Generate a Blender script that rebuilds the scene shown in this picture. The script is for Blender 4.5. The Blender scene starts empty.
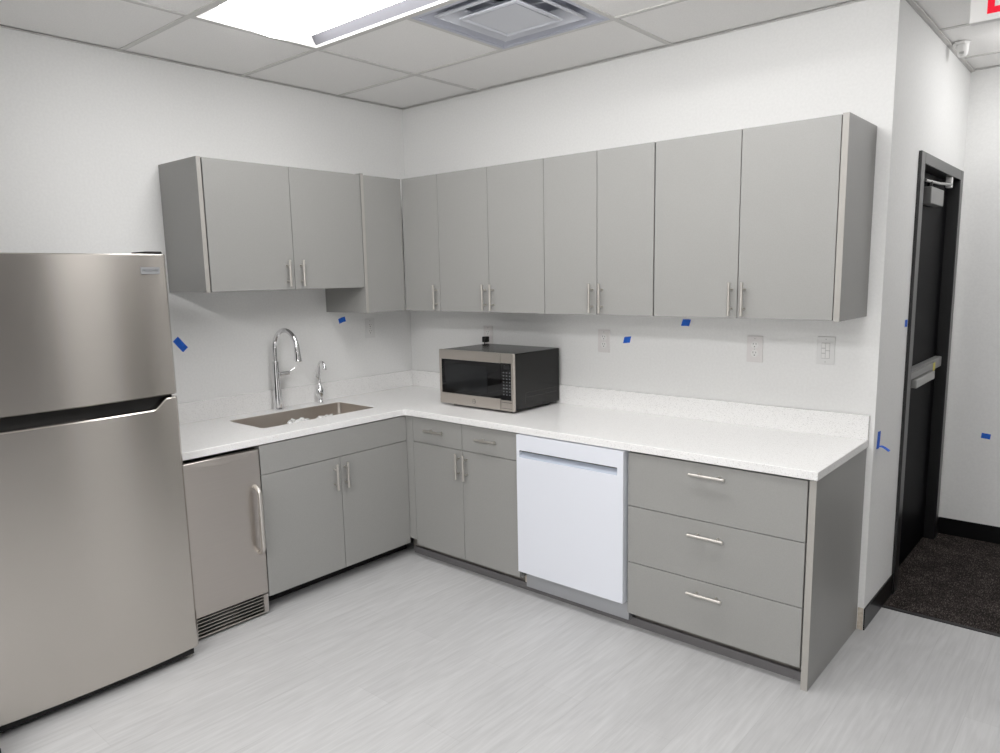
import bpy, bmesh, math, random
from mathutils import Vector, Matrix, noise as mnoise
random.seed(7)
scn = bpy.context.scene
COL = scn.collection

# ------------------------------------------------------------------ materials
def new_mat(name):
    m = bpy.data.materials.new(name); m.use_nodes = True
    nt = m.node_tree
    return m, nt, nt.nodes['Principled BSDF']

def pbr(name, col, rough=.5, metal=0., spec=.5, emis=None, estr=0., coat=0.):
    m, nt, b = new_mat(name)
    b.inputs['Base Color'].default_value = (*col, 1)
    b.inputs['Roughness'].default_value = rough
    b.inputs['Metallic'].default_value = metal
    b.inputs['Specular IOR Level'].default_value = spec
    if coat: b.inputs['Coat Weight'].default_value = coat
    if emis:
        b.inputs['Emission Color'].default_value = (*emis, 1)
        b.inputs['Emission Strength'].default_value = estr
    return m

def noisy(name, c1, c2, scale=(1, 1, 1), nscale=5., detail=4., rough=.5, bump=0., metal=0., lo=.35, hi=.65, spec=.5, bdist=.001):
    """two-colour noise in world metres"""
    m, nt, b = new_mat(name)
    N = nt.nodes; L = nt.links
    geo = N.new('ShaderNodeNewGeometry'); mp = N.new('ShaderNodeMapping')
    mp.inputs['Scale'].default_value = scale
    nz = N.new('ShaderNodeTexNoise'); nz.inputs['Scale'].default_value = nscale; nz.inputs['Detail'].default_value = detail
    rp = N.new('ShaderNodeValToRGB')
    rp.color_ramp.elements[0].position = lo; rp.color_ramp.elements[0].color = (*c1, 1)
    rp.color_ramp.elements[1].position = hi; rp.color_ramp.elements[1].color = (*c2, 1)
    L.new(geo.outputs['Position'], mp.inputs['Vector']); L.new(mp.outputs['Vector'], nz.inputs['Vector'])
    L.new(nz.outputs['Fac'], rp.inputs['Fac']); L.new(rp.outputs['Color'], b.inputs['Base Color'])
    b.inputs['Roughness'].default_value = rough; b.inputs['Metallic'].default_value = metal
    b.inputs['Specular IOR Level'].default_value = spec
    if bump:
        bp = N.new('ShaderNodeBump'); bp.inputs['Strength'].default_value = bump; bp.inputs['Distance'].default_value = bdist
        L.new(nz.outputs['Fac'], bp.inputs['Height']); L.new(bp.outputs['Normal'], b.inputs['Normal'])
    return m

def steel(name, col, rough=.33, aniso=.75, brush=.022):
    """horizontally brushed steel: highlights stretch vertically"""
    m, nt, b = new_mat(name); N = nt.nodes; L = nt.links
    geo = N.new('ShaderNodeNewGeometry'); mp = N.new('ShaderNodeMapping'); mp.inputs['Scale'].default_value = (6, 6, 420)
    nz = N.new('ShaderNodeTexNoise'); nz.inputs['Scale'].default_value = 1.; nz.inputs['Detail'].default_value = 3
    L.new(geo.outputs['Position'], mp.inputs['Vector']); L.new(mp.outputs['Vector'], nz.inputs['Vector'])
    rp = N.new('ShaderNodeValToRGB')
    rp.color_ramp.elements[0].position = .3; rp.color_ramp.elements[1].position = .7
    rp.color_ramp.elements[0].color = (*[c * (1 - brush) for c in col], 1)
    rp.color_ramp.elements[1].color = (*[min(1, c * (1 + brush)) for c in col], 1)
    L.new(nz.outputs['Fac'], rp.inputs['Fac']); L.new(rp.outputs['Color'], b.inputs['Base Color'])
    b.inputs['Metallic'].default_value = 1.; b.inputs['Roughness'].default_value = rough
    b.inputs['Anisotropic'].default_value = aniso; b.inputs['Anisotropic Rotation'].default_value = .25
    tg = N.new('ShaderNodeTangent'); tg.direction_type = 'RADIAL'; tg.axis = 'Z'
    L.new(tg.outputs['Tangent'], b.inputs['Tangent'])
    return m

def floor_mat():
    m, nt, b = new_mat('grey_plank_vinyl'); N = nt.nodes; L = nt.links
    geo = N.new('ShaderNodeNewGeometry'); sep = N.new('ShaderNodeSeparateXYZ'); cmb = N.new('ShaderNodeCombineXYZ')
    L.new(geo.outputs['Position'], sep.inputs[0]); L.new(sep.outputs['Y'], cmb.inputs['X']); L.new(sep.outputs['X'], cmb.inputs['Y'])
    br = N.new('ShaderNodeTexBrick'); br.offset = .37; br.offset_frequency = 2
    for k, v in dict(Scale=1., **{'Brick Width': 1.22, 'Row Height': .183, 'Mortar Size': .0009, 'Mortar Smooth': .3, 'Bias': .0}).items():
        br.inputs[k].default_value = v
    br.inputs['Color1'].default_value = (.462, .462, .464, 1); br.inputs['Color2'].default_value = (.503, .503, .505, 1)
    br.inputs['Mortar'].default_value = (.415, .415, .415, 1)
    L.new(cmb.outputs[0], br.inputs['Vector'])
    # long streaky grain along the planks, shifted per plank row
    mp = N.new('ShaderNodeMapping'); mp.inputs['Scale'].default_value = (75, 3.4, 1)
    nz = N.new('ShaderNodeTexNoise'); nz.inputs['Scale'].default_value = 1.; nz.inputs['Detail'].default_value = 7; nz.inputs['Roughness'].default_value = .62
    nz.inputs['Distortion'].default_value = .5
    L.new(geo.outputs['Position'], mp.inputs['Vector']); L.new(mp.outputs['Vector'], nz.inputs['Vector'])
    r1 = N.new('ShaderNodeMapRange'); r1.inputs['From Min'].default_value = .3; r1.inputs['From Max'].default_value = .7
    r1.inputs['To Min'].default_value = .90; r1.inputs['To Max'].default_value = 1.07
    L.new(nz.outputs['Fac'], r1.inputs['Value'])
    # cathedral figure
    mp2 = N.new('ShaderNodeMapping'); mp2.inputs['Scale'].default_value = (5.5, 1.1, 1)
    nz2 = N.new('ShaderNodeTexNoise'); nz2.inputs['Scale'].default_value = 1.3; nz2.inputs['Detail'].default_value = 3
    L.new(geo.outputs['Position'], mp2.inputs['Vector']); L.new(mp2.outputs['Vector'], nz2.inputs['Vector'])
    mul = N.new('ShaderNodeMath'); mul.operation = 'MULTIPLY'; mul.inputs[1].default_value = 46
    sn = N.new('ShaderNodeMath'); sn.operation = 'SINE'
    L.new(nz2.outputs['Fac'], mul.inputs[0]); L.new(mul.outputs[0], sn.inputs[0])
    r2 = N.new('ShaderNodeMapRange'); r2.inputs['From Min'].default_value = -1; r2.inputs['To Min'].default_value = .975; r2.inputs['To Max'].default_value = 1.03
    L.new(sn.outputs[0], r2.inputs['Value'])
    mm = N.new('ShaderNodeMath'); mm.operation = 'MULTIPLY'; L.new(r1.outputs[0], mm.inputs[0]); L.new(r2.outputs[0], mm.inputs[1])
    vm = N.new('ShaderNodeVectorMath'); vm.operation = 'SCALE'
    L.new(br.outputs['Color'], vm.inputs[0]); L.new(mm.outputs[0], vm.inputs['Scale'])
    L.new(vm.outputs[0], b.inputs['Base Color'])
    b.inputs['Roughness'].default_value = .48
    bp = N.new('ShaderNodeBump'); bp.inputs['Strength'].default_value = .12; bp.inputs['Distance'].default_value = .001
    L.new(nz.outputs['Fac'], bp.inputs['Height']); L.new(bp.outputs['Normal'], b.inputs['Normal'])
    return m

def carpet_mat():
    m, nt, b = new_mat('dark_loop_carpet'); N = nt.nodes; L = nt.links
    geo = N.new('ShaderNodeNewGeometry'); mp = N.new('ShaderNodeMapping'); mp.inputs['Scale'].default_value = (1, .25, 1)
    mp.inputs['Rotation'].default_value = (0, 0, .25)
    nz = N.new('ShaderNodeTexNoise'); nz.inputs['Scale'].default_value = 230; nz.inputs['Detail'].default_value = 3; nz.inputs['Roughness'].default_value = .7
    L.new(geo.outputs['Position'], mp.inputs['Vector']); L.new(mp.outputs['Vector'], nz.inputs['Vector'])
    rp = N.new('ShaderNodeValToRGB'); e = rp.color_ramp.elements
    e[0].position = .42; e[0].color = (.010, .008, .008, 1); e[1].position = .72; e[1].color = (.15, .13, .12, 1)
    k = e.new(.56); k.color = (.040, .033, .030, 1)
    nz3 = N.new('ShaderNodeTexNoise'); nz3.inputs['Scale'].default_value = 9; nz3.inputs['Detail'].default_value = 2
    L.new(geo.outputs['Position'], nz3.inputs['Vector'])
    ad = N.new('ShaderNodeMath'); ad.operation = 'MULTIPLY_ADD'; ad.inputs[1].default_value = .22; 
    sb = N.new('ShaderNodeMath'); sb.operation = 'SUBTRACT'; sb.inputs[1].default_value = .11
    L.new(nz3.outputs['Fac'], ad.inputs[0]); L.new(nz.outputs['Fac'], ad.inputs[2]); L.new(ad.outputs[0], sb.inputs[0])
    L.new(sb.outputs[0], rp.inputs['Fac']); L.new(rp.outputs['Color'], b.inputs['Base Color'])
    b.inputs['Roughness'].default_value = .95; b.inputs['Specular IOR Level'].default_value = .1
    bp = N.new('ShaderNodeBump'); bp.inputs['Strength'].default_value = .7; bp.inputs['Distance'].default_value = .004
    L.new(nz.outputs['Fac'], bp.inputs['Height']); L.new(bp.outputs['Normal'], b.inputs['Normal'])
    return m

M = dict(
    wall=noisy('painted_wall', (.80, .80, .79), (.83, .83, .82), nscale=90, detail=3, rough=.62, bump=.03, bdist=.0005, spec=.3),
    tile=noisy('ceiling_tile', (.90, .89, .875), (.95, .94, .925), nscale=160, detail=3, rough=.9, bump=.25, bdist=.001, spec=.15),
    tee=pbr('white_grid_metal', (.64, .63, .61), .5),
    shadowline=pbr('grid_reveal', (.13, .13, .13), .8),
    floor=floor_mat(), carpet=carpet_mat(),
    strip=pbr('black_transition_strip', (.012, .012, .013), .5),
    cab=noisy('grey_laminate', (.276, .274, .262), (.290, .288, .276), nscale=260, detail=2, rough=.42, bump=.03, bdist=.0004),
    cabdark=pbr('gap_shade', (.035, .034, .032), .7),  # dark sheet colour standing in for shade in the gaps
    edge=pbr('pale_edge_banding', (.345, .33, .305), .4),
    kick=pbr('grey_toe_kick', (.22, .205, .185), .5),  # laminate toned darker and browner for the shadow under the cabinets
    kickbase=pbr('charcoal_vinyl_base', (.125, .12, .123), .45),
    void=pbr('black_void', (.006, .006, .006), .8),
    quartz=None, sinksteel=pbr('satin_sink_steel', (.64, .59, .54), .34, 1.),
    nickel=pbr('brushed_nickel', (.62, .59, .55), .36, 1.),
    chrome=pbr('chrome', (.78, .78, .79), .07, 1.),
    steel=steel('brushed_stainless', (.57, .535, .495), rough=.25, aniso=.85),
    steel2=steel('warm_stainless', (.54, .50, .465), rough=.38),
    steel3=steel('microwave_stainless', (.56, .515, .47), rough=.35, aniso=.4),
    darkplastic=pbr('dark_grey_plastic', (.005, .005, .0045), .25, spec=.3),
    black=pbr('black_plastic', (.008, .008, .009), .35),
    gloss=pbr('black_glass', (.003, .003, .0035), .04, 0, .32),
    window=pbr('dark_window_mesh', (.008, .009, .010), .10, 0, .3),
    dw=pbr('white_enamel', (.74, .765, .83), .32),
    dwpocket=pbr('dishwasher_pocket', (.42, .47, .56), .4),  # door enamel toned greyer for the inside of the pocket
    dwgrey=pbr('galvanised_grey', (.42, .43, .45), .35, .6),
    white=pbr('white_plastic', (.78, .775, .76), .4),
    plate=pbr('wall_plate_plastic', (.73, .705, .695), .35),
    plate2=pbr('paper_white_plate', (.74, .74, .73), .35),
    slot=pbr('outlet_slot', (.02, .02, .02), .6),
    seam=pbr('soft_grey_seam', (.46, .46, .45), .6),
    tape=noisy('blue_masking_tape', (.003, .09, .55), (.008, .13, .68), nscale=40, rough=.7),
    blackgloss=pbr('black_vinyl_base', (.004, .004, .0045), .3, spec=.25),
    frame=pbr('charcoal_frame_paint', (.010, .010, .0105), .3),
    leaf=pbr('black_door_paint', (.0012, .0012, .0018), .5, spec=.04),
    alu=pbr('satin_aluminium', (.42, .42, .41), .4, .7),
    closer=pbr('grey_closer_paint', (.20, .20, .195), .4),
    yellow=pbr('yellow_sticker', (.60, .52, .03), .5),
    raw=noisy('torn_drywall_paper', (.50, .42, .33), (.66, .60, .52), nscale=60, rough=.9),
    red=pbr('exit_red', (.80, .002, .02), .5, spec=.2, emis=(1, .0, .03), estr=.22),
    lampback=pbr('light_reflector', (.15, .15, .165), .6, spec=.1),  # white reflector greyed, side shading put into the colour
    vent=pbr('vent_enamel', (.66, .68, .74), .4),
    ventpan=pbr('vent_pan_enamel', (.50, .52, .60), .4),  # vent enamel toned darker so the recessed pan reads deeper
    ventdark=pbr('vent_duct', (.02, .02, .022), .7),
    ink=pbr('logo_ink', (.06, .055, .05), .5),
    badge=pbr('badge_silver', (.42, .43, .45), .3, .6),
    print=pbr('button_print', (.10, .105, .11), .5),
    plastic_bag=noisy('crumpled_plastic_film', (.62, .62, .60), (.85, .85, .84), nscale=60, rough=.25, bump=.4, bdist=.003),
)
def quartz():
    m, nt, b = new_mat('speckled_white_quartz'); N = nt.nodes; L = nt.links
    geo = N.new('ShaderNodeNewGeometry'); nz = N.new('ShaderNodeTexNoise')
    nz.inputs['Scale'].default_value = 330; nz.inputs['Detail'].default_value = 2
    L.new(geo.outputs['Position'], nz.inputs['Vector'])
    rp = N.new('ShaderNodeValToRGB'); e = rp.color_ramp.elements
    e[0].position = .30; e[0].color = (.55, .54, .53, 1); e[1].position = .42; e[1].color = (.83, .825, .815, 1)
    L.new(nz.outputs['Fac'], rp.inputs['Fac']); L.new(rp.outputs['Color'], b.inputs['Base Color'])
    b.inputs['Roughness'].default_value = .26
    return m
M['quartz'] = quartz()

# ------------------------------------------------------------------ builders
class MB:
    """collects geometry in world coordinates; build() links it as ONE mesh object"""
    def __init__(s): s.bm = bmesh.new(); s.mats = []
    def mi(s, m):
        if m not in s.mats: s.mats.append(m)
        return s.mats.index(m)
    def box(s, x0, x1, y0, y1, z0, z1, m):
        i = s.mi(m); bm = s.bm
        v = [bm.verts.new((x, y, z)) for x in (x0, x1) for y in (y0, y1) for z in (z0, z1)]
        for f in ((0, 1, 3, 2), (4, 6, 7, 5), (0, 4, 5, 1), (2, 3, 7, 6), (0, 2, 6, 4), (1, 5, 7, 3)):
            bm.faces.new([v[k] for k in f]).material_index = i
        return v
    def poly(s, pts, m):
        f = s.bm.faces.new([s.bm.verts.new(p) for p in pts]); f.material_index = s.mi(m); return f
    def loft(s, rings, m, close=True, caps=True, smooth=False):
        """rings: lists of points of equal length"""
        i = s.mi(m); bm = s.bm
        R = [[bm.verts.new(p) for p in r] for r in rings]
        n = len(R[0])
        for a, b in zip(R, R[1:]):
            for k in range(n if close else n - 1):
                f = bm.faces.new((a[k], a[(k + 1) % n], b[(k + 1) % n], b[k])); f.material_index = i; f.smooth = smooth
        if caps and close:
            for r in (R[0], R[-1]):
                f = bm.faces.new(r); f.material_index = i
        return R
    def tube(s, pts, r, m, seg=12, caps=True):
        pts = [Vector(p) for p in pts]
        rs = r if isinstance(r, (list, tuple)) else [r] * len(pts)
        rings = []; up = None
        for k, p in enumerate(pts):
            if k == 0: t = pts[1] - p
            elif k == len(pts) - 1: t = p - pts[-2]
            else: t = (pts[k + 1] - p).normalized() + (p - pts[k - 1]).normalized()
            t.normalize()
            if up is None:
                up = Vector((0, 0, 1)) if abs(t.z) < .9 else Vector((1, 0, 0))
            u = t.cross(up).normalized(); w = u.cross(t).normalized(); up = w
            rings.append([p + (u * math.cos(a) + w * math.sin(a)) * rs[k] for a in [2 * math.pi * q / seg for q in range(seg)]])
        s.loft(rings, m, smooth=True, caps=caps)
    def cyl(s, a, b, r, m, seg=16, r2=None): s.tube([a, b], [r, r if r2 is None else r2], m, seg)
    def lathe(s, c, prof, m, seg=24):
        """prof: (r, z) above c, axis z"""
        rings = [[(c[0] + r * math.cos(2 * math.pi * q / seg), c[1] + r * math.sin(2 * math.pi * q / seg), c[2] + z) for q in range(seg)] for r, z in prof]
        s.loft(rings, m, smooth=True)
    def build(s, name, parent=None, bevel=0., kind=None, seg=2):
        bmesh.ops.recalc_face_normals(s.bm, faces=s.bm.faces)
        off = Vector((0, 0, 0)); p = parent
        while p is not None: off += p.location; p = p.parent
        if parent is None:      # origin at the base centre
            cs = [v.co for v in s.bm.verts]
            base = Vector(((min(c.x for c in cs) + max(c.x for c in cs)) / 2, (min(c.y for c in cs) + max(c.y for c in cs)) / 2, min(c.z for c in cs)))
            off = base
        for v in s.bm.verts: v.co -= off
        me = bpy.data.meshes.new(name); s.bm.to_mesh(me); s.bm.free(); me.set_sharp_from_angle(angle=math.radians(40))
        for m in s.mats: me.materials.append(m)
        o = bpy.data.objects.new(name, me); COL.objects.link(o)
        if parent is None: o.location = off
        else: o.parent = parent
        if bevel:
            b = o.modifiers.new('soft_edges', 'BEVEL'); b.width = bevel; b.segments = seg; b.limit_method = 'ANGLE'; b.angle_limit = math.radians(35)
        if kind: o['kind'] = kind
        return o

def tag(o, label, cat, group=None):
    o['label'] = label; o['category'] = cat
    if group: o['group'] = group
    return o
def thing(name, loc, label, cat, group=None):
    o = bpy.data.objects.new(name, None); COL.objects.link(o); o.location = loc; o.empty_display_size = .05
    return tag(o, label, cat, group)
def B(name, parent, x0, x1, y0, y1, z0, z1, m, bevel=0., kind=None):
    b = MB(); b.box(x0, x1, y0, y1, z0, z1, m); return b.build(name, parent, bevel, kind)
def text_faces(mb, body, size, m, place, extrude=.0006):
    """adds lettering; place maps (u,v) -> world"""
    cu = bpy.data.curves.new('t', 'FONT'); cu.body = body; cu.size = size; cu.align_x = 'CENTER'; cu.align_y = 'CENTER'; cu.resolution_u = 3
    ob = bpy.data.objects.new('t', cu); COL.objects.link(ob)
    dg = bpy.context.evaluated_depsgraph_get(); me = ob.evaluated_get(dg).to_mesh()
    vs = [mb.bm.verts.new(place(v.co.x, v.co.y)) for v in me.vertices]; i = mb.mi(m)
    for p in me.polygons:
        try: mb.bm.faces.new([vs[k] for k in p.vertices]).material_index = i
        except ValueError: pass
    ob.evaluated_get(dg).to_mesh_clear(); bpy.data.objects.remove(ob); bpy.data.curves.remove(cu)

# ------------------------------------------------------------------ key dimensions (metres)
H = 2.6076; XW = 2.841; YF = 1.56; WT = .12
DU = .3684; ZT = 2.118; ZB = 1.3679; ZS = 1.5099       # wall cabinets
A0, A1, A2 = -1.5869, -1.1095, -.6632
XB = [.3684, .6608, 1.0281, 1.3953, 1.7035, 1.9997, 2.3865, 2.7619]; WP = .0245
ZC = .850; TK = .033; BS = .104; DC = .650; DB = .636; ZK = .0827
ZU = ZC - TK
RX, RY0 = 5.9, -8.2                                     # rest of the room, behind the camera

# ------------------------------------------------------------------ setting
b = MB(); b.box(-.12, RX + .12, RY0 - .12, .3, -.06, 0, M['floor']); b.build('floor', kind='structure')
b = MB(); b.box(2.72, RX + .12, .3, YF + .15, -.06, -.001, M['carpet'])
b.box(2.72, RX + .12, .29, .312, -.02, .004, M['strip']); b.build('floor_carpet', kind='structure')
B('wall_left', None, -.12, 0, -2.73, WT, 0, H + .1, M['wall'], kind='structure')
wb = B('wall_back', None, 0, XW, 0, WT, 0, H + .1, M['wall'], kind='structure')
B('trim_6', wb, XB[-1] + WP + .001 + .03, XW - .001, -.0015, 0, 0, .10, M['raw'], kind='structure')
OY0, OY1, OZ = .505, 1.452, 2.045                       # rough opening
b = MB(); b.box(XW - WT, XW, WT, OY0, 0, H + .1, M['wall']); b.box(XW - WT, XW, OY1, YF, 0, H + .1, M['wall'])
b.box(XW - WT, XW, OY0, OY1, OZ, H + .1, M['wall']); b.build('wall_side', kind='structure')
B('wall_far', None, XW - WT, RX + .12, YF, YF + .12, 0, H + .1, M['wall'], kind='structure')
B('wall_right', None, RX, RX + .12, RY0, YF, 0, H + .1, M['wall'], kind='structure')
B('wall_front', None, -.12, RX + .12, RY0 - .12, RY0, 0, H + .1, M['wall'], kind='structure')
b = MB(); b.box(-.12, .985, -2.85, -2.73, 0, H + .1, M['wall']); b.build('wall_partition', kind='structure')
B('wall_left_rear', None, -.12, 0, RY0, -2.85, 0, H + .1, M['wall'], kind='structure')
B('baseboard_side', None, XW, XW + .006, .0, .475, 0, .098, M['blackgloss'], kind='structure')
B('baseboard_side_end', None, XW, XW + .006, 1.484, YF - .006, 0, .098, M['blackgloss'], kind='structure')
B('baseboard_far', None, XW + .006, RX, YF - .006, YF, 0, .098, M['blackgloss'], kind='structure')
b = MB(); b.box(.985, .993, -2.85, -2.724, 0, .098, M['blackgloss']); b.box(.80, .993, -2.73, -2.724, 0, .098, M['blackgloss'])
b.build('baseboard_partition', kind='structure')

# unseen side of the room: dark window and door shapes added to band the steel reflections
wn = bpy.data.objects.new('reflection_panel_wide', None); COL.objects.link(wn); wn.location = (RX, -2.1, .4); wn['kind'] = 'structure'
b = MB()
for q in ((-3.5, -3.44, .03, 2.4), (-.76, -.70, .03, 2.4), (-3.44, -.76, .03, .09), (-3.44, -.76, 2.34, 2.4), (-2.13, -2.07, .09, 2.34)): b.box(RX - .03, RX - .001, *q, M['frame'])
b.build('reflection_panel_frame', wn)
B('reflection_panel_face', wn, RX - .014, RX - .004, -3.44, -.76, .09, 2.34, pbr('dark_panel_face', (.085, .083, .08), .12))
dn = bpy.data.objects.new('reflection_panel_narrow', None); COL.objects.link(dn); dn.location = (RX, .95, 0); dn['kind'] = 'structure'  # no real door: added to darken the refrigerator's reflection
b = MB(); b.box(RX - .03, RX - .001, .46, .52, 0, 2.1, M['frame']); b.box(RX - .03, RX - .001, 1.42, 1.48, 0, 2.1, M['frame']); b.box(RX - .03, RX - .001, .52, 1.42, 2.04, 2.1, M['frame']); b.build('door_frame', dn)
B('door_leaf', dn, RX - .02, RX - .001, .52, 1.42, .005, 2.04, M['kick'])
# suspended ceiling: panels and tees in one mesh, open where fixtures sit
XL = [0, .657, 1.877, 3.097, 4.317, 5.537, RX]
YL = [YF, 1.25, .65, .04]
y = -.4986
while y > RY0: YL.append(y); y -= .61
YL.append(RY0)
LIGHTS = [(1, -1.109), (2, -1.109), (2, -3.549), (2, -5.989), (3, -3.549), (3, -5.989), (3, 1.25)]  # second light is unseen, added to brighten the back wall
LUM = [8.4, 9.4, 22, 19, 13, 17, 6]   # column, top edge y
def is_open(ix, yt):
    for c, ly in LIGHTS:
        if c == ix and abs(yt - ly) < .02: return True
    return False
c = MB(); TW = .012
for ix, (x0, x1) in enumerate(zip(XL, XL[1:])):
    for y1, y0 in zip(YL, YL[1:]):
        if y1 > .05 and x1 < 2.9: continue
        if is_open(ix, y1): continue
        if y1 > .05 and x0 < XW < x1: xs = [(XW, x1)]
        elif ix == 1 and abs(y1 + .4986) < .01: xs = [(x0, 1.267 - .0)]    # diffuser fills the other half
        else: xs = [(x0, x1)]
        for xa, xb in xs:
            c.box(xa + TW, xb - TW, y0 + TW, y1 - TW, H + .004, H + .02, M['tile'])
def tee(x0, x1, y0, y1):
    c.box(x0, x1, y0, y1, H - .0005, H + .03, M['tee'])
for x in XL[1:-1]:
    tee(x - TW, x + TW, RY0, 0 if x < XW else YF)
for yy in YL[1:-1]:
    xs = 0 if yy < 0 else XW
    for x0, x1 in zip(XL, XL[1:]):
        if x1 < xs + .1: continue
        tee(max(x0, xs) + (TW if x0 > 0 else 0), x1 - TW, yy - TW, yy + TW)
tee(1.267 - TW, 1.267 + TW, -1.109 + TW, -.4986 - TW)
c.box(-.12, RX + .12, RY0 - .12, YF + .12, H + .20, H + .22, M['tile'])      # slab over the plenum
c.build('ceiling', kind='structure')
# wall angles round the edge of the ceiling
def angle(n, x0, x1, y0, y1, dx, dy):
    b = MB(); b.box(x0, x1, y0, y1, H - (.006 if n == 3 else .0022), H - .0008, M['tee'])
    if n != 3: b.build('trim_%d' % n, kind='structure'); return
    b.box(x0 if dx >= 0 else x1 - .002, x1 if dx <= 0 else x0 + .002, y0 if dy >= 0 else y1 - .002, y1 if dy <= 0 else y0 + .002, H - .011, H - .006, M['seam'])  # thin grey strip put in as the shadow line under the angle
    b.build('trim_%d' % n, kind='structure')
angle(1, .0, .02, -2.73, -.0, 1, 0)
angle(2, .02, XW, -.02, 0, 0, -1)
angle(3, XW, XW + .019, 0, YF, 1, 0)
angle(4, XW + .019, RX, YF - .02, YF, 0, -1)

# ------------------------------------------------------------------ door in the side wall
d = bpy.data.objects.new('door_1', None); COL.objects.link(d); d.location = (XW - .05, .98, 0); d['kind'] = 'structure'
b = MB(); FX = XW + .014
b.box(XW - WT - .01, FX, .474, .547, 0, 2.0725, M['frame']); b.box(XW - WT - .01, FX, 1.413, 1.483, 0, 2.0725, M['frame'])
b.box(XW - WT - .01, FX, .547, 1.413, 2.022, 2.0725, M['frame'])
b.box(XW - .11, XW - .088, .547, .562, 0, 2.022, M['frame']); b.box(XW - .11, XW - .088, 1.398, 1.413, 0, 2.022, M['frame']); b.box(XW - .11, XW - .088, .562, 1.398, 2.005, 2.022, M['frame'])
b.build('door_frame', d, .0025)
LX = XW - .044
B('door_leaf', d, LX - .042, LX, .551, 1.409, .008, 2.018, M['leaf'], .002)
b = MB(); b.box(LX + .002, XW + .004, .765, 1.052, 1.862, 1.942, M['closer'])
cl = b.build('door_closer', d, .004)
b = MB(); b.tube([(XW - .012, .80, 1.942), (XW - .012, .80, 1.968)], .011, M['darkplastic'])
b.tube([(XW - .012, .70, 1.965), (XW - .006, 1.00, 1.972), (XW + .004, 1.22, 1.984)], .007, M['alu'], 8)
b.tube([(XW - .025, .66, 1.972), (XW - .02, 1.00, 1.979), (XW + .002, 1.22, 1.989)], .005, M['darkplastic'], 8)
b.box(XW - .02, XW + .008, 1.205, 1.235, 1.968, 2.0215, M['white']); b.build('closer_arm', cl, .002)
b = MB(); b.box(LX, LX + .035, .60, 1.37, 1.018, 1.072, M['closer']); b.box(LX + .001, XW + .003, .585, 1.14, 1.030, 1.066, M['closer'])
pb = b.build('panic_bar', d, .003)
B('push_pad', pb, LX + .03, XW + .016, .66, 1.075, .984, 1.026, M['alu'], .003)
B('sticker', pb, XW + .0035, XW + .0045, 1.085, 1.135, 1.022, 1.064, M['yellow'])

# ------------------------------------------------------------------ handles
def bar_pull(parent, p, axis, n, length=.138, cc=.078, r=.0064, off=.032):
    """p: centre on the face, axis: bar direction, n: outward normal"""
    p = Vector(p); a = Vector(axis); n = Vector(n); b = MB()
    cpt = p + n * off
    b.cyl(cpt - a * length / 2, cpt + a * length / 2, r, M['nickel'], 14)
    for s in (-1, 1):
        q = p + a * cc / 2 * s
        b.cyl(q - n * .0005, q + n * off, .0045, M['nickel'], 10)
    return b.build('handle', parent)
XA = (1, 0, 0); YA = (0, -1, 0)
G = .0016      # half of the reveal between fronts

def front_x(name, parent, y0, y1, z0, z1, xf=DB, m=None):        # fronts facing +x
    return B(name, parent, xf - .019, xf, y0 + G, y1 - G, z0 + G, z1 - G, m or M['cab'], .0012)
def front_y(name, parent, x0, x1, z0, z1, yf=-DB, m=None):       # fronts facing -y
    return B(name, parent, x0 + G, x1 - G, yf, yf + .019, z0 + G, z1 - G, m or M['cab'], .0012)

# ------------------------------------------------------------------ wall cabinets, left run
def carcass_x(parent, y0, y1, z0, z1, xf):
    b = MB(); t = .018; xb = .002
    b.box(xb, xf - .022, y0, y0 + t, z0, z1, M['cab']); b.box(xb, xf - .022, y1 - t, y1, z0, z1, M['cab'])
    b.box(xb, xf - .022, y0 + t, y1 - t, z1 - t, z1, M['cab']); b.box(xb, xf - .022, y0 + t, y1 - t, z0, z0 + t, M['cab'])
    b.box(xb, xb + .006, y0 + t, y1 - t, z0 + t, z1 - t, M['cab'])
    b.box(xf - .024, xf - .0205, y0 + .002, y1 - .002, z0 + .002, z1 - .002, M['cabdark'])
    return b.build('carcass', parent)
def carcass_y(parent, x0, x1, z0, z1, yf):
    b = MB(); t = .018; yb = -.002
    b.box(x0, x0 + t, yf + .022, yb, z0, z1, M['cab']); b.box(x1 - t, x1, yf + .022, yb, z0, z1, M['cab'])
    b.box(x0 + t, x1 - t, yf + .022, yb, z1 - t, z1, M['cab']); b.box(x0 + t, x1 - t, yf + .022, yb, z0, z0 + t, M['cab'])
    b.box(x0 + t, x1 - t, yb - .006, yb, z0 + t, z1 - t, M['cab'])
    b.box(x0 + .002, x1 - .002, yf + .0205, yf + .024, z0 + .002, z1 - .002, M['cabdark'])
    return b.build('carcass', parent)
def end_panel(parent, x0, x1, y0, y1, z0, z1, face):
    b = MB(); b.box(x0, x1, y0, y1, z0, z1, M['cab'])
    if face == 'x': b.box(x1, x1 + .001, y0, y1, z0, z1, M['edge'])
    else: b.box(x0, x1, y0 - .001, y0, z0, z1, M['edge'])
    return b.build('end_panel', parent)

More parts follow.
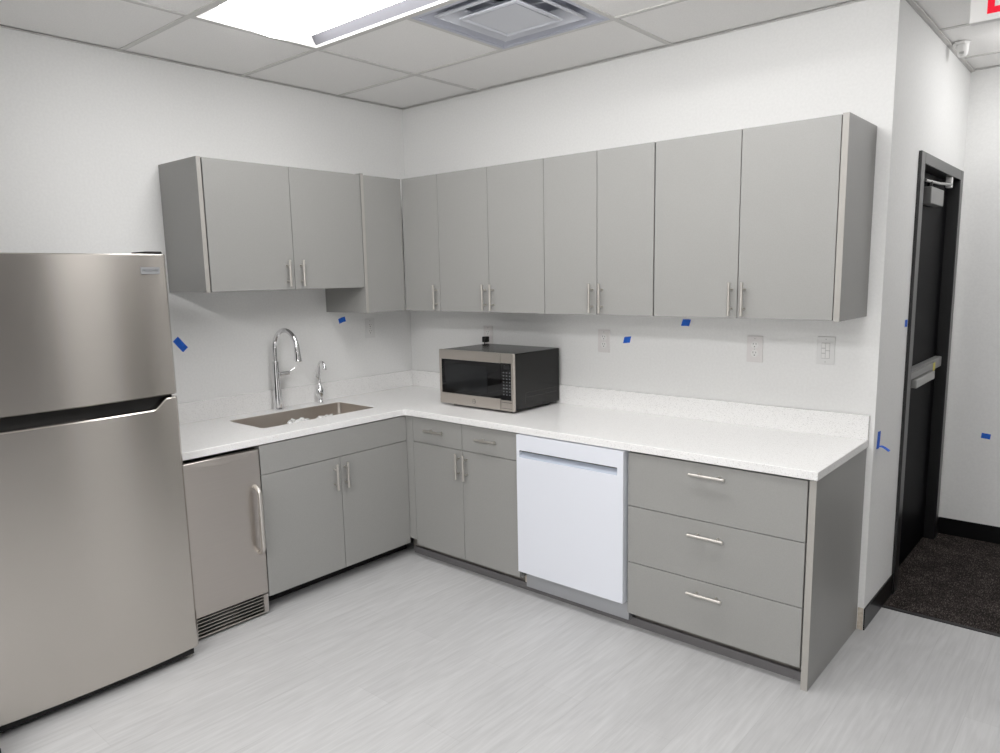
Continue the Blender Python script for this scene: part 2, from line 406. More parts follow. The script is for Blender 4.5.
t = thing('wall_cabinet', (DU / 2, (A0 + A2) / 2, ZS), 'short two-door grey wall cabinet hung above the sink', 'cabinet', 'grey wall cabinets')
end_panel(t, .002, DU, A0, A0 + .020, ZS, ZT, 'x')
carcass_x(t, A0 + .020, A2 - .0, ZS, ZT, DU)
for y0, y1, hy in ((A0 + .026, A1, A1 - .043), (A1, A2 - .001, A1 + .007 - .003)):
    dr = front_x('door', t, y0, y1, ZS, ZT, DU)
    bar_pull(dr, (DU, -1.154 if y1 == A1 else -1.0735 - .0, 1.593), (0, 0, 1), XA, .132)
t = thing('narrow_wall_cabinet', (DU / 2, -.52, ZB), 'tall narrow grey wall cabinet in the corner right of the sink cabinet', 'cabinet', 'grey wall cabinets')
end_panel(t, .002, DU + .004, A2, A2 + .018, ZB, ZT + .006, 'x')
b = carcass_x(t, A2 + .018, -DU - .004, ZB, ZT, DU)
front_x('door', t, A2 + .020, -DU - .002, ZB, ZT, DU)

# wall cabinets, back run
def wall_cab(x0, x1, x2, label, name='wall_cabinet', hl=None):
    t = thing(name, ((x0 + x2) / 2, -DU / 2, ZB), label, 'cabinet', 'grey wall cabinets')
    carcass_y(t, x0, x2, ZB, ZT, -DU)
    for (a, bb, hx) in ((x0, x1, x1 - .024), (x1, x2, x1 + .030)):
        dr = front_y('door', t, a, bb, ZB, ZT, -DU)
        bar_pull(dr, (hx, -DU, 1.448), (0, 0, 1), YA, .136)
    return t
t = thing('corner_wall_cabinet', (.33, -DU / 2, ZB), 'single-door grey wall cabinet next to the room corner on the back wall', 'cabinet', 'grey wall cabinets')
carcass_y(t, .02, XB[1], ZB, ZT, -DU + .001) if False else None
b = MB(); b.box(XB[0] + .002, XB[1], -DU + .022, -.002, ZB, ZT, M['cab']); b.box(XB[0] + .004, XB[1] - .002, -DU + .0205, -DU + .022, ZB + .002, ZT - .002, M['cabdark']); b.build('carcass', t)
dr = front_y('door', t, XB[0] + .002, XB[1], ZB, ZT, -DU); bar_pull(dr, (.637, -DU, 1.448), (0, 0, 1), YA, .136)
wall_cab(XB[1], XB[2], XB[3], 'two-door grey wall cabinet directly above the microwave')
wall_cab(XB[3], XB[4], XB[5], 'grey wall cabinet with the narrowest pair of doors, middle of the back wall')
t = wall_cab(XB[5] + .003, XB[6], XB[7], 'widest two-door grey wall cabinet with an exposed side panel, right end of the back wall')
end_panel(t, XB[7] + .002, XB[7] + WP, -DU, -.002, ZB - .002, ZT + .002, 'y')

# ------------------------------------------------------------------ base cabinets, left run
C0, C1, C2 = -1.905, -1.5344, -1.088
t = thing('sink_base_cabinet', (.3, (C1 - DB) / 2, 0), 'grey sink base cabinet with a blank top panel and two doors under the sink', 'cabinet', 'grey base cabinets')
b = MB(); yA, yB = C1, -DB - .002
b.box(.004, DB - .022, yA, yA + .018, ZK, ZU - .006, M['cab']); b.box(.004, DB - .022, yB - .018, yB, ZK, ZU - .006, M['cab'])
b.box(.004, DB - .022, yA + .018, yB - .018, ZK, ZK + .018, M['cab']); b.box(DB - .024, DB - .0205, yA + .002, yB - .002, ZK + .002, ZU - .006, M['cabdark'])
b.build('carcass', t)
B('toe_kick', t, .50, .515, C1, -DB + .07, 0, ZK, M['void'])  # no kick fitted: black panel stands in for shade under the cabinet
front_x('top_panel', t, C1, yB, .672, ZU - .004)
dl = front_x('door', t, C1, C2, ZK, .672); bar_pull(dl, (DB, -1.131, .577), (0, 0, 1), XA, .132)
dr = front_x('door', t, C2, yB, ZK, .672); bar_pull(dr, (DB, -1.066, .577), (0, 0, 1), XA, .132)
b = MB(); b.tube([(.53, -.80, .012), (.575, -.74, .012)], .007, pbr('copper_scrap', (.30, .12, .07), .5)); 

# ice maker
t = thing('ice_maker', (.3, (C0 + C1) / 2, 0), 'stainless undercounter ice maker with louvred base beside the refrigerator', 'appliance')
b = MB(); b.box(.03, DB - .03, C0 + .004, C1 - .006, .012, ZU - .016, M['darkplastic'])
b.box(DB - .03, DB - .004, C1 - .0075, C1 - .0045, .02, .10, M['white']); b.build('body', t)
b = MB(); n = 14; y0, y1 = C0 + .006, C1 - .005; zt = ZU - .018; zb = .108
b.box(DB - .028, DB + .004, y0, y1, zb, zt, M['steel2']); door = b.build('door', t, .004)
b = MB(); rings = []                # bowed lip along the top of the door
for k in range(n + 1):
    s = k / n; yy = y0 + (y1 - y0) * (.03 + .94 * s); q = math.sin(math.pi * s) ** .8
    rings.append([(DB + .004, yy, zt - .003), (DB + .004 + .003 * q + .0005, yy, zt - .004), (DB + .004 + .0035 * q + .0006, yy, zt - .006 - .024 * q), (DB + .004, yy, zt - .008 - .028 * q)])
b.loft(rings, M['steel2'], smooth=True); b.build('top_lip', door)
b = MB(); hy, hx = -1.572, DB + .004; pts = []
zt_, zb_ = .630, .318; r = .035
for k in range(7):
    a = math.pi / 2 * k / 6; pts.append((hx + r * math.sin(a) + .004, hy, zt_ - r * (1 - math.cos(a))))
for k in range(7):
    a = math.pi / 2 * k / 6; pts.append((hx + r * math.cos(a) + .004, hy, zb_ + r * (1 - math.sin(a)) ))
pts = [(hx - .001, hy, zt_)] + pts + [(hx - .001, hy, zb_)]
b.tube(pts, .011, M['nickel'], 14); b.build('handle', door)
b = MB(); gz0, gz1 = .014, .102; b.box(DB - .026, DB - .02, C0 + .012, C1 - .014, gz0, gz1, M['void'])
b.box(DB - .02, DB, C0 + .006, C0 + .016, gz0, gz1, M['steel2']); b.box(DB - .02, DB, C1 - .030, C1 - .008, gz0, gz1, M['steel2'])
b.box(DB - .02, DB, C0 + .016, C1 - .030, gz0, gz0 + .006, M['steel2'])
for k in range(5):
    z = gz0 + .018 + k * .0158; b.box(DB - .014, DB - .001, C0 + .016, C1 - .030, z, z + .0032, M['steel2'])
b.build('grille', t)
for xx in (.08, .56):
    for yy in (C0 + .04, C1 - .05):
        b = MB(); b.cyl((xx, yy, 0), (xx, yy, .013), .014, M['darkplastic']); b.build('foot', t)

# ------------------------------------------------------------------ base cabinets, back run
D0, D1, D2, D3, D4 = .6862, 1.0560, 1.4300, 2.0380, 2.7900
t = thing('base_cabinet', ((D0 + D2) / 2, -.3, 0), 'grey base cabinet with two small drawers over two doors, left of the dishwasher', 'cabinet', 'grey base cabinets')
b = MB(); b.box(DB - .016, D0, -DB, -DB + .02, ZK + .03, ZU - .004, M['cab'])
b.build('filler_strip', t)
b = MB(); b.box(D0, D0 + .018, -DB + .022, -.004, ZK, ZU - .006, M['cab']); b.box(D2 - .018, D2, -DB + .022, -.004, ZK, ZU - .006, M['cab'])
b.box(D0 + .018, D2 - .018, -DB + .022, -.004, ZK, ZK + .018, M['cab']); b.box(D0 + .002, D2 - .002, -DB + .0205, -DB + .024, ZK + .002, ZU - .006, M['cabdark'])
b.build('carcass', t)
for x0, x1, hx in ((D0, D1, .872), (D1, D2, 1.243)):
    dr = front_y('drawer', t, x0, x1, .675, ZU - .004); bar_pull(dr, (hx, -DB, .751), (1, 0, 0), YA, .14)
for x0, x1, hx in ((D0, D1, 1.036), (D1, D2, 1.089)):
    dr = front_y('door', t, x0, x1, ZK, .675); bar_pull(dr, (hx, -DB, .592), (0, 0, 1), YA, .136)
b = MB(); b.box(.575, D2 - .005, -.562, -.550, .0, ZK, M['kick']); b.box(D2 - .013, D2 - .005, -.58, -.562, .04, ZK, M['raw'])
b.box(D2 - .02, D2 - .013, -.60, -.562, .068, .10, M['seam']); b.build('toe_kick', t)

t = thing('drawer_base_cabinet', ((D3 + D4) / 2, -.3, 0), 'grey base cabinet with three wide drawers and an exposed side panel at the counter end', 'cabinet', 'grey base cabinets')
b = MB(); b.box(D3, D3 + .018, -DB + .022, -.004, ZK, ZU - .006, M['cab']); b.box(D4 - .018, D4, -DB + .022, -.004, ZK, ZU - .006, M['cab'])
b.box(D3 + .018, D4 - .018, -DB + .022, -.004, ZK, ZK + .018, M['cab']); b.box(D3 + .002, D4 - .002, -DB + .0205, -DB + .024, ZK + .002, ZU - .006, M['cabdark'])
b.build('carcass', t)
for z0, z1, hz in ((.5735, ZU - .008, .766), (.3205, .5735, .515), (ZK, .3205, .2675)):
    dr = front_y('drawer', t, D3, D4 - .004, z0, z1); bar_pull(dr, (2.408, -DB, hz), (1, 0, 0), YA, .15, .085, .0062)
end_panel(t, D4 + .001, D4 + WP + .001, -DB, -.002, 0, ZU - .001, 'y')
B('toe_kick', t, D3, D4, -.562, -.550, 0, ZK, M['kick'])
b = MB(); b.box(.60, D4 - .001, -.580, -.563, 0, .037, M['kickbase'])
tag(b.build('toe_kick_base'), 'long dark grey base strip along the floor under the back run of cabinets', 'base strip')

# dishwasher
t = thing('dishwasher', (1.73, -.3, 0), 'white dishwasher with a pocket handle under the counter', 'appliance')
wx0, wx1, wf, wz0, wz1 = 1.438, 2.028, -.658, .128, ZU - .005
B('tub', t, wx0 + .004, wx1 - .002, -.60, -.03, .03, ZU - .006, M['dwgrey'])
b = MB(); px0, px1, pz0, pz1 = wx0 + .016, wx1 - .030, .703, .738; wb_ = wf + .05
b.box(wx0, wx1, wf, wb_, wz0, pz0, M['dw']); b.box(wx0, wx1, wf, wb_, pz1, wz1, M['dw'])
b.box(wx0, px0, wf, wb_, pz0, pz1, M['dw']); b.box(px1, wx1, wf, wb_, pz0, pz1, M['dw'])
bmesh.ops.remove_doubles(b.bm, verts=b.bm.verts, dist=1e-5)
door = b.build('door', t)
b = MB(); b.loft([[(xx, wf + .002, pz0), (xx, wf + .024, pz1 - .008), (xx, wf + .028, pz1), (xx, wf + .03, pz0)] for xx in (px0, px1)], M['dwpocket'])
b.box(px0, px1, wf + .004, wf + .03, pz1 - .005, pz1 - .0005, M['cabdark']); b.build('pocket_handle', door)  # dark strip laid under the pocket's top edge
b = MB(); b.box(wx0 + .03, wx1 + .006, -.575, -.5725, .048, .125, M['dwgrey']); b.box(wx0 + .03, wx0 + .05, -.577, -.575, .048, .10, M['white'])
for z in (.055, .082): b.cyl((wx0 + .04, -.577, z), (wx0 + .04, -.5785, z), .0035, M['darkplastic'], 8)
b.build('kick_plate', t)
for xx in (wx0 + .08, wx1 - .08):
    b = MB(); b.cyl((xx, -.50, 0), (xx, -.50, .032), .015, M['darkplastic']); b.build('foot', t)
B('side_gap_shade', t, wx1 + .0005, D3 - .001, -.60, -.59, .13, ZU - .008, M['cabdark'])  # dark strip stands in for shade in the gap beside the drawers

# ------------------------------------------------------------------ countertop with sink cut-out
def arc(cx, cy, r, a0, a1, n=6):
    return [(cx + r * math.cos(a0 + (a1 - a0) * k / n), cy + r * math.sin(a0 + (a1 - a0) * k / n)) for k in range(n + 1)]
def rrect(x0, x1, y0, y1, r, n=6):
    P = math.pi
    return arc(x1 - r, y1 - r, r, 0, P / 2, n) + arc(x0 + r, y1 - r, r, P / 2, P, n) + arc(x0 + r, y0 + r, r, P, 1.5 * P, n) + arc(x1 - r, y0 + r, r, 1.5 * P, 2 * P, n)
CE = D4 + WP + .008
SX0, SX1, SY0, SY1 = .130, .462, -1.402, -.700
rr = .03
DX = .642
outer = [(.002, -.002), (.002, C0 - .03), (DX, C0 - .03)] + [(DX + rr - rr * math.cos(a), -DC - rr + rr * math.sin(a)) for a in [math.pi / 2 * k / 6 for k in range(7)]] + [(CE, -DC + .0), (CE, -.002)]
hole = rrect(SX0, SX1, SY0, SY1, .022)
b = MB(); i = b.mi(M['quartz'])
for zz in (ZC, ZU):
    eds = []
    for lp in (outer, hole):
        vs = [b.bm.verts.new((x, y, zz)) for x, y in lp]
        eds += [b.bm.edges.new((vs[k], vs[(k + 1) % len(vs)])) for k in range(len(vs))]
    bmesh.ops.triangle_fill(b.bm, use_beauty=True, edges=eds)
for lp in (outer, hole):
    n = len(lp)
    for k in range(n):
        (xa, ya), (xb, yb) = lp[k], lp[(k + 1) % n]
        b.bm.faces.new([b.bm.verts.new(p) for p in ((xa, ya, ZC), (xb, yb, ZC), (xb, yb, ZU), (xa, ya, ZU))])
bmesh.ops.remove_doubles(b.bm, verts=b.bm.verts, dist=1e-5)
ct = b.build('countertop', None, .0025)
tag(ct, 'white speckled quartz countertop turning the corner, with upstand and sink cut-out', 'countertop')
b = MB(); b.box(.002, .020, C0 - .03, -.020, ZC - .0004, ZC + BS, M['quartz']); b.box(.002, CE, -.020, -.002, ZC - .0004, ZC + BS, M['quartz'])
b.build('backsplash', ct, .0015)

# sink
t = thing('sink', (.296, -1.051, ZU - .18), 'single-bowl stainless undermount sink in the left counter', 'sink')
b = MB(); rings = []
for g, z, r in ((-.0006, ZC - .004, .022), (-.0022, ZC - .0045, .024), (-.004, ZU - .14, .04), (-.012, ZU - .165, .045), (-.035, ZU - .175, .05)):
    rings.append([(x, y, z) for x, y in rrect(SX0 - g, SX1 + g, SY0 - g, SY1 + g, r)])
b.loft(rings, M['sinksteel'], caps=False, smooth=True)
b.poly(rings[-1], M['sinksteel']); sk = b.build('bowl', t)
md = sk.modifiers.new('gauge', 'SOLIDIFY'); md.thickness = .0015; md.offset = 1
b = MB(); b.lathe((.296, -1.05, ZU - .1745), [(.045, 0), (.044, .003), (.03, .001), (.0, -.0)], M['chrome']); b.build('drain', t)

# crumpled film in the sink
def wad(c, sx, sy, sz, seed, label):
    b = MB(); bmesh.ops.create_icosphere(b.bm, subdivisions=4, radius=1)
    b.mi(M['plastic_bag']); zmin = 9
    for v in b.bm.verts:
        p = v.co.copy(); nn = mnoise.noise(p * 1.7 + Vector((seed, 0, 0))) * .45 + abs(mnoise.noise(p * 4.1 + Vector((0, seed, 0)))) * .5 + mnoise.noise(p * 9 + Vector((0, 0, seed))) * .12
        v.co = Vector((p.x * sx, p.y * sy, p.z * sz)) * (.78 + nn)
        v.co.z = max(v.co.z, -sz * .8)
    z0 = min(v.co.z for v in b.bm.verts); z1 = max(v.co.z for v in b.bm.verts)
    for v in b.bm.verts: v.co.z = z0 + ((v.co.z - z0) / (z1 - z0)) ** .4 * sz
    for v in b.bm.verts: v.co += Vector((c[0], c[1], c[2] - z0))
    return tag(b.build('plastic_wrap'), label, 'plastic wrap', 'crumpled clear plastic in the sink')
wad((.27, -1.075, ZU - .1735), .058, .062, .190, 3.1, 'larger crumpled clear plastic wad in the middle of the sink')
wad((.27, -.905, ZU - .1735), .058, .066, .176, 8.4, 'smaller crumpled clear plastic wad toward the right of the sink')

# ------------------------------------------------------------------ faucets
fx, fy = .068, -1.066
t = thing('kitchen_faucet', (fx, fy, ZC), 'tall chrome gooseneck kitchen faucet behind the sink', 'faucet')
b = MB(); b.lathe((fx, fy, ZC), [(.030, 0), (.030, .006), (.024, .011), (.0235, .016), (.022, .10), (.0205, .13), (.018, .268), (.0145, .270)], M['chrome']); bd = b.build('body', t)
b = MB(); pts = [(fx, fy, ZC + .265), (fx, fy, ZC + .34)]; R = .098
for k in range(0, 13):
    a = math.pi * k / 12 * .93; pts.append((fx + R - R * math.cos(a), fy + .012 * k / 12, ZC + .345 + R * math.sin(a)))
b.tube(pts, .0125, M['chrome'], 16); b.build('spout', t)
e = Vector(pts[-1]); dirn = Vector((.10, .01, -1)).normalized()
b = MB(); b.tube([e - dirn * .005, e + dirn * .012, e + dirn * .055, e + dirn * .085, e + dirn * .088], [.0128, .0148, .0165, .0195, .017], M['chrome'], 18); b.build('spray_head', t)
b = MB(); b.cyl((fx, fy + .012, ZC + .195), (fx, fy + .078, ZC + .197), .0135, M['chrome']); hb = b.build('handle_hub', t)
b = MB(); b.tube([(fx + .002, fy + .072, ZC + .200), (fx + .006, fy + .09, ZC + .208), (fx + .01, fy + .112, ZC + .222)], [.006, .0045, .004], M['chrome'], 10); b.build('lever', hb)
sx_, sy_ = .066, -.785
t = thing('filtered_water_faucet', (sx_, sy_, ZC), 'small chrome filtered-water tap right of the tall faucet', 'faucet')
b = MB(); b.lathe((sx_, sy_, ZC), [(.020, 0), (.020, .004), (.013, .012), (.012, .03), (.024, .050), (.022, .075), (.012, .095), (.008, .11)], M['chrome'], 20); b.build('body', t)
b = MB(); pts = [(sx_, sy_, ZC + .10), (sx_, sy_, ZC + .205)]; R = .025
for k in range(11):
    a = math.pi * k / 10; pts.append((sx_ + R - R * math.cos(a), sy_ + .004 * k / 10, ZC + .215 + R * math.sin(a)))
pts.append((sx_ + 2 * R, sy_ + .004, ZC + .195)); b.tube(pts, [.0072] * (len(pts) - 2) + [.009, .012], M['chrome'], 12); b.build('spout', t)
b = MB(); b.tube([(sx_, sy_ - .006, ZC + .14), (sx_, sy_ - .020, ZC + .15), (sx_, sy_ - .026, ZC + .175)], [.006, .005, .004], M['chrome'], 8); b.build('lever', t)

# ------------------------------------------------------------------ microwave
t = thing('microwave', (.968, -.24, ZC), 'stainless and black countertop microwave in the corner of the counter', 'microwave')
mx0, mx1, my0, my1, mz0, mz1 = .700, 1.238, -.432, -.030, ZC + .014, ZC + .314
b = MB(); b.box(mx0 + .004, mx1 - .004, my0 + .014, my1, mz0 + .002, mz1 - .002, M['darkplastic'])
mcase = b.build('case', t, .004)
b = MB()                                                # pressed panel on the right side
b.box(mx1 - .0042, mx1 - .003, my0 + .10, my1 - .03, mz0 + .06, mz0 + .063, M['black']); b.box(mx1 - .0042, mx1 - .003, my0 + .10, my1 - .03, mz0 + .085, mz0 + .087, M['black'])
b.box(mx1 - .0042, mx1 - .003, my0 + .10, my0 + .103, mz0 + .03, mz0 + .085, M['black']); b.cyl((mx1 - .0045, -.20, mz0 + .018), (mx1 - .0025, -.20, mz0 + .018), .005, M['black'], 10)
b.build('side_pressing', mcase)
mdx = mx0 + .450
b = MB(); gf0, gf1, gz0, gz1 = mx0 + .016, mdx, mz0 + .060, mz1 - .052
b.box(mx0, mdx - .004, my0, my0 + .016, mz0, gz0, M['steel3']); b.box(mx0, mdx - .004, my0, my0 + .016, gz1, mz1, M['steel3']); b.box(mx0, gf0, my0, my0 + .016, gz0, gz1, M['steel3'])
door = b.build('door', t, .0015)
b = MB(); b.box(gf0, mdx - .001, my0 + .0015, my0 + .014, gz0, gz1, M['gloss']); gp = b.build('glass_panel', door)
B('window', gp, gf0 + .035, gf0 + .34, my0 + .0005, my0 + .0014, gz0 + .022, gz1 - .022, M['window'])
b = MB(); lc = (mx0 + .258, my0 - .0012, mz0 + .029)
b.cyl((lc[0], my0 - .0018, lc[2]), (lc[0], my0 - .0001, lc[2]), .0125, M['ink'], 28)
b.cyl((lc[0], my0 - .0022, lc[2]), (lc[0], my0 - .0018, lc[2]), .0108, M['steel3'], 28)
text_faces(b, 'GE', .0115, M['ink'], lambda u, v: (lc[0] + u, my0 - .0025, lc[2] + v)); b.build('logo', door)
b = MB(); b.box(mdx + .001, mx1, my0, my0 + .016, mz0, mz0 + .056, M['steel3']); b.box(mdx + .001, mx1, my0, my0 + .016, gz1 + .002, mz1, M['steel3']); b.box(mx1 - .016, mx1, my0, my0 + .016, mz0 + .056, gz1 + .002, M['steel3'])
cp = b.build('control_panel', t, .0015)
B('keypad_glass', cp, mdx + .001, mx1 - .016, my0 + .0015, my0 + .014, mz0 + .056, gz1 + .002, M['gloss'])
B('display', cp, mdx + .02, mx1 - .026, my0 + .0006, my0 + .0014, gz1 - .030, gz1 - .010, M['black'])
for r_ in range(8):
    for c_ in range(3):
        bx = mdx + .016 + c_ * .021; bz = gz1 - .050 - r_ * .0165
        b = MB(); b.box(bx, bx + .009, my0 + .0004, my0 + .0014, bz, bz + .005, M['print']); b.build('button', cp)
b = MB(); b.box(mdx + .008, mx1 - .012, my0 - .0014, my0 - .0003, mz0 + .012, mz0 + .014, M['ink']); b.box(mdx + .008, mx1 - .012, my0 - .0014, my0 - .0003, mz0 + .043, mz0 + .045, M['ink']); b.box(mdx + .008, mx1 - .012, my0 - .003, my0 - .0003, mz0 + .016, mz0 + .041, M['steel3']); b.build('door_button', cp)
for xx in (mx0 + .07, mx1 - .05):
    for yy in (my0 + .05, my1 - .05):
        b = MB(); b.cyl((xx, yy, ZC), (xx, yy, mz0 + .003), .012, M['black']); b.build('foot', t)

# ------------------------------------------------------------------ wall plates
def outlet(p, wall, label, mat='plate', name='wall_outlet', switch=False):
    """p: centre on the wall; wall 'y' faces -y, 'x' faces +x"""
    def W(u, v, n): return (p[0] + u, -n, p[1] + v) if wall == 'y' else (n, p[0] + u, p[1] + v)
    def bx(b, u0, u1, v0, v1, n0, n1, m):
        a = W(u0, v0, n0); c = W(u1, v1, n1)
        b.box(min(a[0], c[0]), max(a[0], c[0]), min(a[1], c[1]), max(a[1], c[1]), min(a[2], c[2]), max(a[2], c[2]), m)
    t = thing(name, W(0, -.06, 0), label, 'switch' if switch else 'outlet', None if switch else 'white wall outlets above the counter')
    b = MB(); bx(b, -.037, .037, -.060, .060, 0, .0055, M[mat]); pl = b.build('cover_plate', t, .0022)
    if switch:
        b = MB(); bx(b, -.0175, .0175, -.034, .034, .0055, .0062, M['seam']); b.build('reveal', t)
        for u0, u1, v0, v1 in ((-.016, -.001, .012, .032), (-.016, -.001, -.010, .009), (-.016, -.001, -.032, -.013), (.001, .016, .002, .032), (.001, .016, -.032, -.001)):
            b = MB(); bx(b, u0, u1, v0, v1, .006, .0085, M['white']); b.build('rocker', t, .001)
    else:
        for s in (-1, 1):
            b = MB(); c0 = W(0, .0195 * s, .0055); c1 = W(0, .0195 * s, .0072)
            b.cyl(c0, c1, .0168, M['white'], 20); f = b.build('socket', t)
            b = MB(); vz = .0195 * s
            bx(b, -.0075, -.0055, vz + .001, vz + .009, .0072, .0076, M['slot']); bx(b, .0055, .0075, vz + .001, vz + .0085, .0072, .0076, M['slot'])
            b.cyl(W(0, vz - .008, .0072), W(0, vz - .008, .0076), .0027, M['slot'], 10); b.build('slots', f)
    for v in ((-.049, .049) if switch else (.0, .048)):
        b = MB(); b.cyl(W(0, v, .0054), W(0, v, .0064), .0026, M['seam'], 10); b.build('screw', t)
outlet((.688, 1.205), 'y', 'white outlet on the back wall right behind the microwave')
outlet((1.508, 1.209), 'y', 'white outlet on the back wall between the microwave and the middle of the counter')
outlet((2.321, 1.207), 'y', 'white outlet on the back wall under the right-hand wall cabinet')
outlet((-.345, 1.250), 'x', 'white outlet on the left wall in the corner under the narrow cabinet', 'plate2')
outlet((2.632, 1.216), 'y', 'white multi-button wall switch at the right end above the counter', 'plate2', 'wall_switch', True)
# microwave plug and its cord
t = thing('power_plug', (.690, -.008, 1.17), 'black power plug with cord in the outlet behind the microwave', 'plug')
b = MB(); b.box(.672, .702, -.045, -.0078, 1.168, 1.203, M['darkplastic']); b.build('plug_body', t, .005)
b = MB(); b.tube([(.687, -.036, 1.17), (.687, -.040, 1.12), (.70, -.032 - .004, 1.05), (.71, -.0245, .99), (.72, -.0245, .96)], .0032, M['black'], 8); b.build('cord', t)

# ------------------------------------------------------------------ blue tape
def tape(P, U, V, w, h, label, wob=.12, fold=False, n=(0, 0, 1)):
    P, U, V = Vector(P), Vector(U).normalized(), Vector(V).normalized(); n = U.cross(V); n = n if n.dot(Vector((3.6, -3.3, 1.5)) - P) > 0 else -n
    b = MB(); N_ = 6; rings = []
    for k in range(N_ + 1):
        s = k / N_ - .5; j = random.uniform(-wob, wob) * h * .5 if 0 < k < N_ else random.uniform(-wob, wob) * h
        lift = .0006 + (.004 * max(0, s - .25) if fold else 0)
        a = P + U * (w * s + random.uniform(-.05, .05) * w * (k in (0, N_)))
        rings.append([a + V * (h / 2 + j * .3) + n * lift, a + V * (h / 2 + j * .3) + n * (lift + .0006), a - V * (h / 2 - j * .3) + n * (lift + .0006), a - V * (h / 2 - j * .3) + n * lift])
    b.loft(rings, M['tape'])
    return tag(b.build('blue_tape'), label, 'tape', 'blue masking tape marks')
tape((0, -1.553, 1.250), (0, .60, -.72), (0, .72, .60), .070, .036, 'blue tape strip on the left wall just right of the refrigerator')
tape((0, -.553, 1.314), (0, .95, .25), (0, -.25, .95), .048, .030, 'blue tape piece on the left wall below the narrow cabinet', .25)
tape((1.647, 0, 1.221), (1, 0, .12), (.25, 0, 1), .042, .034, 'blue tape piece on the back wall right of the middle outlet')
tape((1.975, 0, 1.318), (1, 0, 0), (.3, 0, 1), .044, .034, 'blue tape piece on the back wall just under the wall cabinets')
b = MB(); rings = []
for k in range(8):
    s_ = k / 7; rings.append([(XW + .0008 + .045 * s_ ** 1.6, .055 + .03 * q, .805 - .012 * s_ + .012 * math.sin(3 * s_)) for q in (0, 1)] + [(XW + .0014 + .045 * s_ ** 1.6, .055 + .03 * q, .806 - .012 * s_ + .012 * math.sin(3 * s_)) for q in (1, 0)])
b.loft(rings, M['tape']); TAPE_FLAP = b
tt = tape((XW, .075, .835), (0, .15, 1), (0, 1, -.1), .075, .045, 'blue tape strip with a curled end on the wall end beside the countertop')
TAPE_FLAP.build('curled_end', tt)
tape((XW, .436, 1.312), (0, 1, 0), (0, 0, 1), .045, .032, 'small blue tape scrap on the side wall beside the door frame')
tape((3.045, YF, .612), (1, 0, -.1), (.1, 0, 1), .042, .03, 'blue tape piece low on the far wall right of the door')

# ------------------------------------------------------------------ refrigerator
fy0, fy1 = -2.708, -1.946; fxb = .70
t = thing('refrigerator', (.42, (fy0 + fy1) / 2, 0), 'tall stainless top-freezer refrigerator at the left', 'refrigerator')
B('cabinet_body', t, .05, fxb - .008, fy0 + .006, fy1 - .006, .035, 1.655, M['darkplastic'], .004)
yc = (fy0 + fy1) / 2; hw = (fy1 - fy0) / 2
def xf(y):
    s = abs((y - yc) / hw)
    return .766 + .022 * (1 - s ** 2.2) - (.012 * max(0, (s - .965) / .035) ** 2)
ys = [fy0 + (fy1 - fy0) * k / 64 for k in range(65)]
def fdoor(name, zb, zt):
    b = MB(); rings = []
    for y in ys:
        x = xf(y); a, c = zb(y), zt(y); e = .004
        rings.append([(fxb, y, a), (x - e, y, a), (x, y, a + e), (x, y, c - e), (x - e, y, c), (fxb, y, c)])
    b.loft(rings, M['steel'], smooth=True)
    o = b.build(name, t); return o
def scoop(y):
    dy = min(fy1 - y, y - fy0)
    if dy < .040: return 1.112
    if dy < .105:
        s = (dy - .040) / .065; s = s * s * (3 - 2 * s); return 1.112 - .040 * s
    return 1.072
fz = fdoor('freezer_door', lambda y: 1.1235, lambda y: 1.6675)
fd = fdoor('fridge_door', lambda y: .052, scoop)
for o in (fz, fd):
    o.data.set_sharp_from_angle(angle=math.radians(30))
B('handle_recess', t, fxb - .006, fxb + .030, fy0 + .008, fy1 - .010, 1.060, 1.14, M['void'])
b = MB(); b.box(fxb - .03, fxb + .05, fy0 + .02, fy1 - .02, .02, .05, M['void']); b.build('base_grille', t)
b = MB(); b.box(.62, .748, fy1 - .070, fy1 - .006, 1.668, 1.6785, M['void']); b.build('hinge_cover', t, .004)
for yy in (fy0 + .04, fy1 - .028):
    b = MB(); b.cyl((.712, yy, 0), (.712, yy, .012), .016, M['nickel']); b.cyl((.712, yy, .012), (.712, yy, .040), .006, M['chrome'], 10); b.build('leveling_foot', t)
for yy in (fy0 + .06, fy1 - .06):
    b = MB(); b.cyl((.12, yy - .01, .02), (.12, yy + .01, .02), .02, M['black']); b.build('wheel', t)
by, bz = -2.016, 1.6055; bxx = xf(by) 
b = MB(); ang = math.atan((xf(by + .03) - xf(by - .03)) / .06)
def bp(u, v, n): return (bxx + n + u * math.tan(ang), by + u, bz + v)
v = [bp(u, w, n) for n in (0.0003, .0035) for (u, w) in ((-.037, -.0125), (.037, -.0125), (.037, .0125), (-.037, .0125))]
b.loft([v[:4], v[4:]], M['badge']); text_faces(b, 'FRIGIDAIRE', .0125, M['ink'], lambda u, w: bp(u, w, .0041)); b.build('badge', fz)

